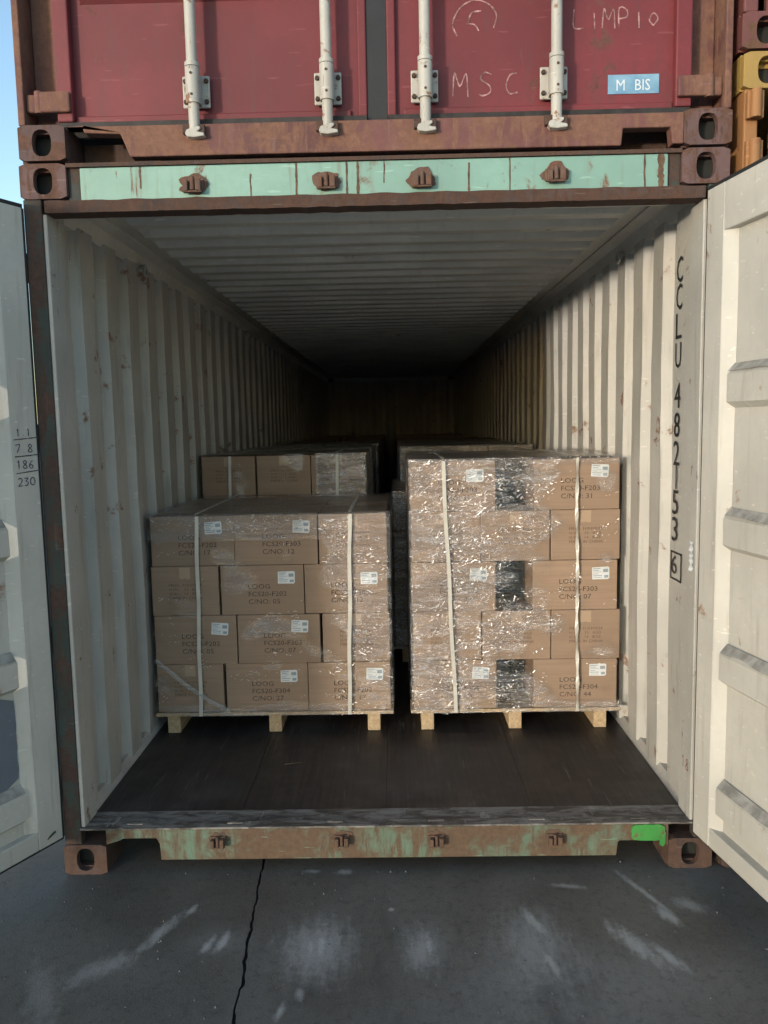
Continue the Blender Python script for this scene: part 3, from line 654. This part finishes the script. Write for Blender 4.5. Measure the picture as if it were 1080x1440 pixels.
# lever handle and its catch on the left door, only shadowed ends in view
q = MB(); q.box(-.62, -.30, -.03, -.018, .560, .585); q.build('handle', M['white_steel'], DRED_L, .004)
q = MB(); q.box(.20, .52, -.03, -.018, .560, .585); q.build('handle', M['white_steel'], DRED_R, .004)
FR = lambda x, z, v=.0005: frame((x, .0590-v, z), (1, 0, 0), (0, 0, 1))
handwriting('chalk_lettering', 'MSC', .055, FR(.278, .198), M['chalk'], DRED_R, .005, 1.6)
handwriting('chalk_lettering', 'V', .058, FR(.325, .405), M['chalk'], DRED_R, .005, 1.3, extra=[[(-.03, -.01), (-.045, .03), (-.02, .08), (.03, .105), (.08, .09), (.105, .055), (.095, .015)]])
handwriting('chalk_lettering', 'LIMPIO', .045, FR(.69, .408), M['chalk'], DRED_R, .0045, 1.12)
mb = MB(); mb.box(.812, .987, .0570, .0592, .192, .255); mb.build('name_sticker', M['blue'], DRED_R)
text_obj('sticker_lettering', 'M', .052, M['white'], DRED_R, frame((.838, .0566, .203), (1, 0, 0), (0, 0, 1)), 0., .85)
text_obj('sticker_lettering', 'BIS', .052, M['white'], DRED_R, frame((.902, .0566, .203), (1, 0, 0), (0, 0, 1)), 0., .85)

# ------------------------------------------------------------------ neighbouring stack at right (yellow high container, brown one above)
XN = 2.475
C3 = empty('shipping_container', (XN, 0.0, 0), 0, 'yellow container with orange hinges, beyond the right door in the next stack', 'shipping container', 'stacked containers')
for sx in (-1, 1):
    casting(sx*1.138, .059, 0, C3, M['post']); casting(sx*1.138, 2.837, 0, C3, M['yellow'])
    mb = MB(); a, e = sorted((sx*1.165, sx*1.212)); mb.box(a, e, .004, .14, .118, 2.778); mb.build('corner_post', M['orange'], C3, .006)
    for z in (.5, 1.2, 2.0, 2.56, 2.72):
        q = MB(); a, e = sorted((sx*1.155, sx*1.211)); q.box(a, e, -.02, .003, z-.045, z+.045); q.tube((sx*1.185, -.024, z-.045), (sx*1.185, -.024, z+.045), .018, n=10); q.build('hinge', M['orange'], C3, .004)
    P = corr(.141, LEN-.02, .20, .28, .11, .05, 1.2, 1.17); sheet(P, [.12, 2.80], lambda x, y, z: (sx*x, y, z), .001, 3).build('side_wall', M['yellow'], C3, fixn=False)
    Dd = empty('door'); Dd.parent = C3
    mb = MB(); x0, x1 = sorted((sx*1.10, sx*.01)); mb.box(x0, x1, .05, .07, .18, 2.70)
    for zc in (.5, 1., 1.5, 2., 2.5): mb.prism([(0, zc-.07), (.028, zc-.05), (.028, zc+.05), (0, zc+.07)], lambda p, t: (t, .0495-p[0], p[1]), x0+.04, x1-.04)
    mb.build('door_panel', M['yellow'], Dd)
    for u in (.35, .8): q = MB(); q.tube((sx*u, -.01, .1), (sx*u, -.01, 2.82), .018); q.build('locking_bar', M['white_steel'], Dd)
mb = MB(); mb.box(-1.056, 1.056, .003, .05, 2.78, 2.893); mb.build('door_header', M['dark'], C3); mb = MB(); mb.box(-1.056, 1.056, .003, .05, .05, .16); mb.build('door_sill', M['yellow'], C3)
mb = MB(); mb.box(-1.19, 1.19, .05, LEN, 2.86, 2.89); mb.build('roof', M['yellow'], C3)
C4 = empty('shipping_container', (XN-.008, 0.0, 2.905), 0, 'brown red container at the top right edge, stacked on the yellow one', 'shipping container', 'stacked containers')
for sx in (-1, 1):
    for z in (.059, 2.532): casting(sx*1.138, z, 0, C4, M['brown'])
    mb = MB(); a, e = sorted((sx*1.165, sx*1.214)); mb.box(a, e, .004, .14, .118, 2.473); mb.build('corner_post', M['brown'], C4, .006)
    P = corr(.141, LEN-.02, .20, .28, .11, .05, 1.2, 1.17); sheet(P, [.02, 2.55], lambda x, y, z: (sx*x, y, z), .001, 3).build('side_wall', M['brown'], C4, fixn=False)
    Dd = empty('door'); Dd.parent = C4
    mb = MB(); x0, x1 = sorted((sx*1.12, sx*.01)); mb.box(x0, x1, .05, .07, .13, 2.45); mb.build('door_panel', M['brown'], Dd)
    for u in (.35, .8): q = MB(); q.tube((sx*u, -.01, .08), (sx*u, -.01, 2.54), .018); q.build('locking_bar', M['white_steel'], Dd)
mb = MB(); mb.box(-1.056, 1.056, .003, .05, .006, .108); mb.build('door_sill', M['brown'], C4); mb = MB(); mb.box(-1.19, 1.19, .05, LEN, 2.54, 2.56); mb.build('roof', M['brown'], C4)

# ------------------------------------------------------------------ cargo
FZ = .170
_cm = {}
def carton_mesh(w, d, h):
    k = (round(w, 3), round(d, 3), round(h, 3))
    if k not in _cm:
        bm = bmesh.new(); bmesh.ops.create_cube(bm, size=1)
        for v in bm.verts: v.co = Vector((v.co.x*w, v.co.y*d, (v.co.z+.5)*h))
        bmesh.ops.bevel(bm, geom=bm.edges[:], offset=.0045, segments=2, affect='EDGES', profile=.6)
        me = bpy.data.meshes.new('carton'); bm.to_mesh(me); bm.free(); me.materials.append(M['kraft']); _cm[k] = me
    return _cm[k]
# sticker with print, clipped corner outline
def sticker_mesh():
    mb = MB(); pts = [(-.041, -.028), (.034, -.030), (.041, -.024), (.042, .027), (.036, .031), (-.040, .030)]
    mb.prism(pts, lambda p, t: (p[0], t, p[1]), -.0008, 0, 0)
    for (a, b_, c, d) in ((-.036, .0, .021, .025), (-.036, -.008, .013, .016), (-.036, .004, .006, .008), (-.036, -.012, -.004, -.001), (-.036, .006, -.013, -.009), (.012, .036, .004, .020), (.016, .036, -.023, -.010), (-.034, .004, -.022, -.019)):
        mb.add([(a, -.0011, c), (b_, -.0011, c), (b_, -.0011, d), (a, -.0011, d)], [(0, 1, 2, 3)], 1)
    o = mb.build('shipping_label', [M['sticker'], M['sticker_ink']], fixn=False); me = o.data; bpy.data.objects.remove(o); return me
ST = sticker_mesh()
def print_mesh(s, size, mat):
    me = text_mesh(s, size, .0, 1.16).copy(); me.materials.clear(); me.materials.append(mat); return me
NUMS = ('303', '07'), ('202', '17'), ('304', '27'), ('303', '12'), ('203', '31'), ('202', '05'), ('304', '44')
PR = {v: print_mesh(v, .033, M['ink']) for v in ['LOOG\nFCS20-F%s\nC/NO: %s' % q for q in NUMS]}
PE = print_mesh('MEAS: 31X39X24\nN.W.:   13   KGS\nG.W.:   14   KGS\nMADE IN CHINA', .019, M['ink_faint'])
n = NT('packing_tape'); M['tape'] = n.pbr((.40, .29, .20), .28, n.bump(n.noise(30, n.mp((1, 1, 4))), .3, .002))
mb = MB(); mb.prism([(-.026, -.058), (-.012, -.061), (.0, -.057), (.014, -.062), (.026, -.059), (.026, -.0045), (-.026, -.0045)], lambda p, t: (p[0], t, p[1]), -.0004, .0002); o = mb.build('tape', M['tape'], fixn=False); TAPE = o.data; bpy.data.objects.remove(o)
ROWS = {4: ['bottom', 'third', 'second', 'top'], 5: ['bottom', 'fourth', 'middle', 'second', 'top']}
def ordn(n_, i): return (ROWS[n_][i]+' layer') if i in (0, n_-1) or ROWS[n_][i] == 'middle' else ROWS[n_][i]+' layer down'
def carton(x, y, z, w, d, h, kind, label, group, jit=.0035):
    o = link('carton', carton_mesh(w, d, h)); tag(o, label, 'carton', group)
    o.location = (x+random.uniform(-jit, jit), y+random.uniform(-jit, jit)*1.3, z); o.rotation_euler[2] = math.radians(random.uniform(-.9, .9))
    if kind == 'long':
        p = link('print', random.choice(list(PR.values())), o); p.matrix_local = frame((-.072+random.uniform(-.006, .006), -d/2-.0008, .128), (1, 0, 0), (0, 0, 1))
        s_ = link('shipping_label', ST, o); s_.location = (random.uniform(.095, .125), -d/2-.0006, .178+random.uniform(-.008, .008)); s_.rotation_euler[1] = math.radians(random.uniform(-4, 4))
    elif kind == 'end':
        tp = link('tape', TAPE, o); tp.location = (0, -d/2-.0006, h)
        p = link('print', PE, o); p.matrix_local = frame((-.080, -d/2-.0008, .145), (1, 0, 0), (0, 0, 1))
    return o
def pallet(x0, x1, y0, y1, label):
    t = empty('pallet', ((x0+x1)/2, (y0+y1)/2, FZ), 0, label, 'pallet', 'wooden pallets under the loads'); cx, cyy = (x0+x1)/2, (y0+y1)/2
    for x in (x0+.07, (x0+x1)/2+.0, x1-.085):
        mb = MB(); mb.box(x-.031-cx, x+.031-cx, y0+.02-cyy, y1-.02-cyy, .0, .092); mb.build('stringer', M['pine'], t, .003)
    k = 7; wd = (y1-y0)/k
    for i in range(k):
        mb = MB(); a = y0+i*wd-cyy; mb.box(x0-.012-cx, x1+.012-cx, a, a+wd-.03, .0925, .109+random.uniform(-.001, .001)); mb.build('deck_board', M['pine'], t, .002)
    return t
HB = .2435
def film(name, x0, x1, y0, y1, z0, z1, mat, label, dens, step=.022, faces=('f', 't', 'r', 'l'), amp=.006, glint=(.3, 500, lambda f, a, b_: .7)):
    """thin crinkled stretch film; kept where it lies crinkled over the cartons: dens(face, a, b) in 0..1"""
    mb = MB(); CR = []
    def grid(a0, a1, b0, b1, fn, face):
        na, nb = max(2, int((a1-a0)/step)), max(2, int((b1-b0)/step)); vs = []; cr = []
        for i in range(na+1):
            for j in range(nb+1):
                a, b_ = a0+(a1-a0)*i/na, b0+(b1-b0)*j/nb
                edge = min(i, na-i, j, nb-j) == 0
                q = noise.noise(Vector((a*6+x0, b_*8, 2.)))*.5+.5
                q2 = max(0., min(1., (dens(face, a, b_)-q)/.22)); cr.append(q2)
                dd = amp*(.5+.9*noise.noise(Vector((a*9, b_*9, x0*7)))+.5*noise.noise(Vector((a*31, b_*24, x0*3)))) if not edge else .001
                vs.append(fn(a, b_, max(.0015, dd)))
        fs = []
        for i in range(na):
            for j in range(nb):
                f = (i*(nb+1)+j, (i+1)*(nb+1)+j, (i+1)*(nb+1)+j+1, i*(nb+1)+j+1)
                if max(cr[q] for q in f) > 0: fs.append(f)
        mb.add(vs, fs, 0, True); CR.extend(cr)
    o = .008
    if 'f' in faces: grid(x0-o, x1+o, z0, z1+o, lambda a, b_, d: (a, y0-o-d, b_), 'f')
    if 't' in faces: grid(x0-o, x1+o, y0-o, y1, lambda a, b_, d: (a, b_, z1+o+d), 't')
    if 'r' in faces: grid(y0-o, y1, z0, z1+o, lambda a, b_, d: (x1+o+d, a, b_), 'r')
    if 'l' in faces: grid(y0-o, y1, z0, z1+o, lambda a, b_, d: (x0-o-d, a, b_), 'l')
        # added glints: short pale slivers tilted sunward, standing in for highlights on creased film
    nf = len(mb.f); rnd = random.Random(int(x0*1000)+int(y0*77)); tilt, cnt, bright = glint
    cnt0 = len(mb.v); tries = 0; made = 0
    while made < cnt and tries < cnt*30:
        tries += 1; face = rnd.choices(('f', 'r', 'l', 't'), (1, .12 if 'r' in faces else 0, .2 if 'l' in faces else 0, .10 if 't' in faces else 0))[0]
        b_ = rnd.uniform(z0, z1+o)
        a = rnd.uniform(x0, x1) if face == 'f' else rnd.uniform(y0, min(y1, y0+.9))
        if face == 't': a = rnd.uniform(x0, x1)
        q = noise.noise(Vector((a*7+x0, b_*7, 5)))*.6+noise.noise(Vector((a*math.cos(tilt)*4+b_*math.sin(tilt)*4, (-a*math.sin(tilt)+b_*math.cos(tilt))*22, 8)))*.75+.5
        if q < 1.12-.62*bright(face, a, b_)-rnd.random()*.25: continue
        L = rnd.uniform(.0015, .0045)*(1+2.8*rnd.random()**5); w = rnd.uniform(.0004, .0010); t = tilt+rnd.gauss(0, .45)
        hx = rnd.gauss(-.30, .22); hz = rnd.gauss(.02, .2)
        C_, S_ = math.cos(t), math.sin(t); quad = [(-L*C_+w*S_, -L*S_-w*C_), (L*C_+w*S_, L*S_-w*C_), (L*C_-w*S_, L*S_+w*C_), (-L*C_-w*S_, -L*S_+w*C_)]
        if face == 'f': vs = [(a+u, y0-o-.0105+hx*u+hz*v, b_+v) for u, v in quad]
        elif face == 'r': vs = [(x1+o+.0115+hz*v, a+u, b_+v) for u, v in quad]
        elif face == 'l': vs = [(x0-o-.0115+hz*v, a+u, b_+v) for u, v in quad]
        else: yy_ = y0+rnd.uniform(-.005, .05); vs = [(a+u, yy_+v, z1+o+.011+hx*u*.3) for u, v in quad]
        mb.add(vs, [(0, 1, 2, 3)], 1, False); made += 1
    CR.extend([1.]*(len(mb.v)-cnt0))
    ob = mb.build('stretch_film', [mat, M['crease_glint']], fixn=False); at = ob.data.attributes.new('crinkle', 'FLOAT', 'POINT'); at.data.foreach_set('value', CR); tag(ob, label, 'stretch film', 'clear film wrapped round the loads'); return ob
def strap(x, y0, y1, z0, z1, label, slant=0., twist=False, w=.016):
    mb = MB(); n_ = 36; t = .0012; P = []
    yf = y0-.017
    P = []
    for i in range(n_+1):
        s_ = i/n_; z = z0+(z1-z0)*s_; tw = math.sin(s_*math.pi*9)*1.15 if twist else .1*math.sin(s_*9)
        wx = w*.5*(abs(math.cos(tw))+.12); P.append((x+slant*s_+.002*math.sin(s_*14), yf-.004, z, wx, w*.5*math.sin(tw)))
    vs = []; fs = []
    for (px, py, pz, wx, wy) in P: vs += [(px-wx, py-wy*.5, pz), (px+wx, py+wy*.5, pz), (px+wx, py+wy*.5+t, pz), (px-wx, py-wy*.5+t, pz)]
    for i in range(len(P)-1):
        a = i*4; fs += [(a, a+1, a+5, a+4), (a+1, a+2, a+6, a+5), (a+2, a+3, a+7, a+6), (a+3, a, a+4, a+7)]
    mb.add(vs, fs); xs_ = x+slant
    mb.box(xs_-w/2, xs_+w/2, yf-.002, y1+.01, z1+.012, z1+.0135)
    o = mb.build('packing_strap', M['strap']); tag(o, label, 'strap', 'white straps round the loads'); return o

def rows_left(alt):   # 1.14 m wide load: two long faces and one end face
    return [('long', -1.125, .405), ('long', -.715, .405), ('end', -.303, .33)] if alt else [('end', -1.125, .33), ('long', -.792, .405), ('long', -.384, .405)]
LAY = []
def load(x0, y0, nl, pattern, where, full=True, deep=.99, vis=None, pl=None):
    """cartons of one pallet: the whole front, the top layer and the side towards the gap"""
    hz = FZ+.111
    for l in range(nl):
        for ci, (kind, dx, w) in enumerate(pattern(l)):
            dp = .33 if kind == 'long' else .405
            yy = y0; r = 0
            while yy+dp <= y0+deep+.01:
                front = r == 0; top = l == nl-1; gap_side = ci == (2 if x0 < -.5 else 0)
                if front or top or gap_side:
                    cn = ('left', 'middle', 'right')[ci] if len(pattern(l)) == 3 else ('left', 'right')[ci]
                    rn = 'front' if front else ('middle', 'back')[0 if r == 1 else 1]
                    sg = {'long': 'stickered brown carton', 'end': 'narrow carton end'}[kind] if front else 'plain carton'
                    if front: lab = f"{sg}, {cn}, {ordn(nl, l)}, {where}"
                    else: lab = f"{sg}, {rn} row, {cn}, {ordn(nl, l)}, {where}"
                    jx_ = .0
                    carton(x0+dx+w/2, yy+dp/2, hz+l*HB, w-.003, dp-.003, HB-.0015, kind if front else '', lab, 'brown cartons on the pallets')
                yy += dp+(.0 if kind == 'long' else .175); r += 1
def patL(l): return [('long', 0, .405), ('long', .409, .405), ('end', .818, .33)] if l % 2 else [('end', 0, .33), ('long', .335, .405), ('long', .744, .405)]
def patR(l): return [('end', 0, .333), ('end', .335, .333), ('end', .67, .333)] if l % 2 else [('long', 0, .408), ('long', .585, .408)]
YF = .955
load(-1.130, YF, 4, patL, 'low front left load')
load(.128, YF, 5, patR, 'tall front right load')
load(-1.130, 2.06, 5, lambda l: patR(l+1), 'load behind front left')
load(.045, 2.10, 4, patL, 'load behind front right')
load(-1.120, 3.22, 5, patR, 'third left load')
load(.100, 3.26, 5, lambda l: patR(l+1), 'third right load')
for r, yy in enumerate((4.4, 5.6, 6.8, 8.0, 9.2, 10.4)):
    nm = ('fourth', 'fifth', 'sixth', 'seventh', 'eighth', 'last')[r]
    load(-1.10, yy, 5 if r % 2 == 0 else 5, patR, f'{nm} left load', deep=.7 if r > 1 else .99)
    load(.09, yy, 5, patL if r % 2 else patR, f'{nm} right load', deep=.7 if r > 1 else .99)
PW = {'L': (-1.13, .018), 'R': (.128, 1.131)}
pallet(-1.13, .018, YF-.004, YF+1.0, 'wooden pallet under the low front left load')
pallet(.128, 1.131, YF-.004, YF+1.0, 'wooden pallet under the tall front right load')
pallet(-1.13, -.12, 2.05, 3.05, 'wooden pallet under the load behind the front left one')
pallet(.045, 1.195-.03, 2.09, 3.09, 'wooden pallet under the load behind the front right one, seen through the gap')
pallet(-1.12, -.12, 3.2, 4.2, 'wooden pallet under the third left load'); pallet(.10, 1.1, 3.25, 4.25, 'wooden pallet under the third right load')
for r, yy in enumerate((4.4, 5.6, 6.8, 8.0, 9.2, 10.4)):
    nm = ('fourth', 'fifth', 'sixth', 'seventh', 'eighth', 'last')[r]
    pallet(-1.10, -.10, yy-.01, yy+1., f'wooden pallet under the {nm} left load'); pallet(.09, 1.1, yy-.01, yy+1., f'wooden pallet under the {nm} right load')

n = NT('film_crease_glint'); gl = n.n('ShaderNodeBsdfGlossy'); gl.inputs['Roughness'].default_value = .33  # pale slivers that stand in for sparkle on the film
df = n.n('ShaderNodeBsdfDiffuse'); df.inputs['Color'].default_value = (.85, .85, .85, 1)
m1 = n.n('ShaderNodeMixShader'); m1.inputs[0].default_value = .45; n.l(df.outputs[0], m1.inputs[1]); n.l(gl.outputs[0], m1.inputs[2]); n.l(m1.outputs[0], n.out.inputs[0]); M['crease_glint'] = n.m
def cl(a): return max(0., min(1., a))
fm1 = film_mat('stretch_film_left', .12, 1.0, .75); fm2 = film_mat('stretch_film_right', -.55, 4.0, 1.3); fm3 = film_mat('stretch_film_rear', .3, 9.0, 2.2)
z4, z5 = FZ+.111+4*HB, FZ+.111+5*HB
def d1(f, a, b_):
    if f == 't' or f == 'r': return 1.1
    if f == 'l': return .5
    return max(cl((a+.45)/.35)*.85+.1, cl((b_-1.10)/.08)*1.0, .42, .8 if abs(b_-.28) < .03 else 0)
def d2(f, a, b_):
    if f in 'tl': return 1.1
    if f == 'r': return .4
    return max(1.05-cl((a-.45)/.45)*.72, cl((b_-1.45)/.05), .3, .8 if abs(b_-.28) < .03 else 0)
def dall(f, a, b_): return .9
film('f', -1.13, .022, YF, 1.95, .262, z4, fm1, 'crinkled clear stretch film round the low front left load', d1, glint=(.08, 1150, lambda f, a, b_: max(.95 if a > -.12 and b_ < 1.03 else 0, .85*cl((b_-1.1)/.1) if a < -.3 else .7, .22, .5*cl((a+.35)/.2)) if f == 'f' else .8))
film('f', .128, 1.131, YF, 1.96, .262, z5, fm2, 'heavily crinkled shiny stretch film round the tall front right load', d2, glint=(.5, 2500, lambda f, a, b_: max(1.05-cl((a-.30)/.55)*.85+.25*cl((b_-1.2)/.2)*(a < .5), .85*(abs(b_-.53-.25*(a-.13)) < .05)*(a < .85), .85*(abs(b_-1.03-.15*(a-.13)) < .06)*(a < .8), .8*(abs(b_-1.27-.1*(a-.13)) < .05)*(a < .85), .15) if f == 'f' else .8))
film('f', -1.13, -.127, 2.06, 3.05, .262, z5, fm3, 'stretch film round the load behind the front left one', lambda f, a, b_: 1.1 if f != 'f' or a > -.42 else .35, glint=(.05, 1300, lambda f, a, b_: (1.15 if a > -.45 else .25+.5*(b_ > 1.47)) if f == 'f' else .9))
film('f', .045, 1.195-.03, 2.10, 3.1, .262, z4, fm3, 'stretch film round the load behind the front right one', dall, faces='ftl', glint=(.2, 2000, lambda f, a, b_: 1.1 if a < .2 else (.8 if b_ > 1.2 else 0)))
film('f', -1.12, -.12, 3.22, 4.2, .262, z5, fm3, 'stretch film round the third left load', dall, .04, 'ftr', glint=(.1, 900, lambda f, a, b_: 1. if b_ > 1.2 else .6))
film('f', .10, 1.1, 3.26, 4.25, .262, z5, fm3, 'stretch film round the third right load', dall, .04, 'ftl', glint=(.1, 900, lambda f, a, b_: 1. if b_ > 1.2 else .6))
film('f', -1.10, -.10, 4.4, 5.4, .262, z5, fm3, 'stretch film round the fourth left load', dall, .05, 'ftr', glint=(.1, 500, lambda f, a, b_: 1. if b_ > 1.2 else .5))
film('f', .09, 1.09, 4.4, 5.4, .262, z5, fm3, 'stretch film round the fourth right load', dall, .05, 'ftl')
strap(-.915, YF, 1.95, .268, z4, 'left of two white straps on the low front left load', .02)
strap(-.185, YF, 1.95, .268, z4, 'right of two white straps on the low front left load', .024)
strap(.335, YF, 1.95, .268, z5, 'left of two white straps on the tall front right load', -.05)
strap(.925, YF, 1.95, .268, z5, 'right twisted white strap on the tall front right load', -.008, True)
strap(-.96, 2.06, 3.05, .268, z5, 'left white strap on the load behind the front left one', .006)
strap(-.30, 2.06, 3.05, .268, z5, 'right white strap on the load behind the front left one', .004)
# loose film tails
def tail(pts, w, mat, label):
    mb = MB(); vs = []; k = 0
    for i, p in enumerate(pts):
        q = Vector(pts[min(i+1, len(pts)-1)])-Vector(pts[max(i-1, 0)]); nn = Vector((-q.z, 0, q.x)).normalized()*w*(.6+.5*math.sin(i*1.7)**2)
        p = Vector(p); vs += [p-nn, p+Vector((0, -.004*(i % 2), 0)), p+nn]
    fs = [(i*3+j, i*3+j+1, i*3+j+4, i*3+j+3) for i in range(len(pts)-1) for j in range(2)]
    mb.add(vs, fs, 0); o = mb.build('film_tail', mat, fixn=False); tag(o, label, 'film strip'); return o
n = NT('bunched_film'); h = n.noise(60, n.mp((1, 1, 3), rot=(0, .7, 0)), 4, .6, .5)
gl = n.n('ShaderNodeBsdfGlossy'); gl.inputs['Roughness'].default_value = .2; n.l(n.bump(h, .8, .01), gl.inputs['Normal'])
df = n.n('ShaderNodeBsdfDiffuse'); df.inputs['Color'].default_value = (.5, .5, .48, 1); tr = n.n('ShaderNodeBsdfTransparent')
m1 = n.n('ShaderNodeMixShader'); m1.inputs[0].default_value = .5; n.l(df.outputs[0], m1.inputs[1]); n.l(gl.outputs[0], m1.inputs[2])
m2 = n.n('ShaderNodeMixShader'); m2.inputs[0].default_value = .42; n.l(tr.outputs[0], m2.inputs[1]); n.l(m1.outputs[0], m2.inputs[2]); n.l(m2.outputs[0], n.out.inputs[0])
M['bunch'] = n.m
tail([(-1.125+.36*t, YF-.022-.004*math.sin(t*20), .555-.27*t-.02*math.sin(t*3.1)) for t in [i/22 for i in range(23)]], .013, M['bunch'], 'rope of bunched film slanting across the bottom left cartons of the left load')
# litter on the floor
mb = MB(); mb.add([(-.46, .58, .1705), (-.385, .60, .172), (-.383, .606, .1705), (-.458, .587, .1705)], [(0, 1, 2, 3)]); o = mb.build('wood_splinter', M['pine'], fixn=False); tag(o, 'pale wood splinter lying on the dark container floor', 'splinter')
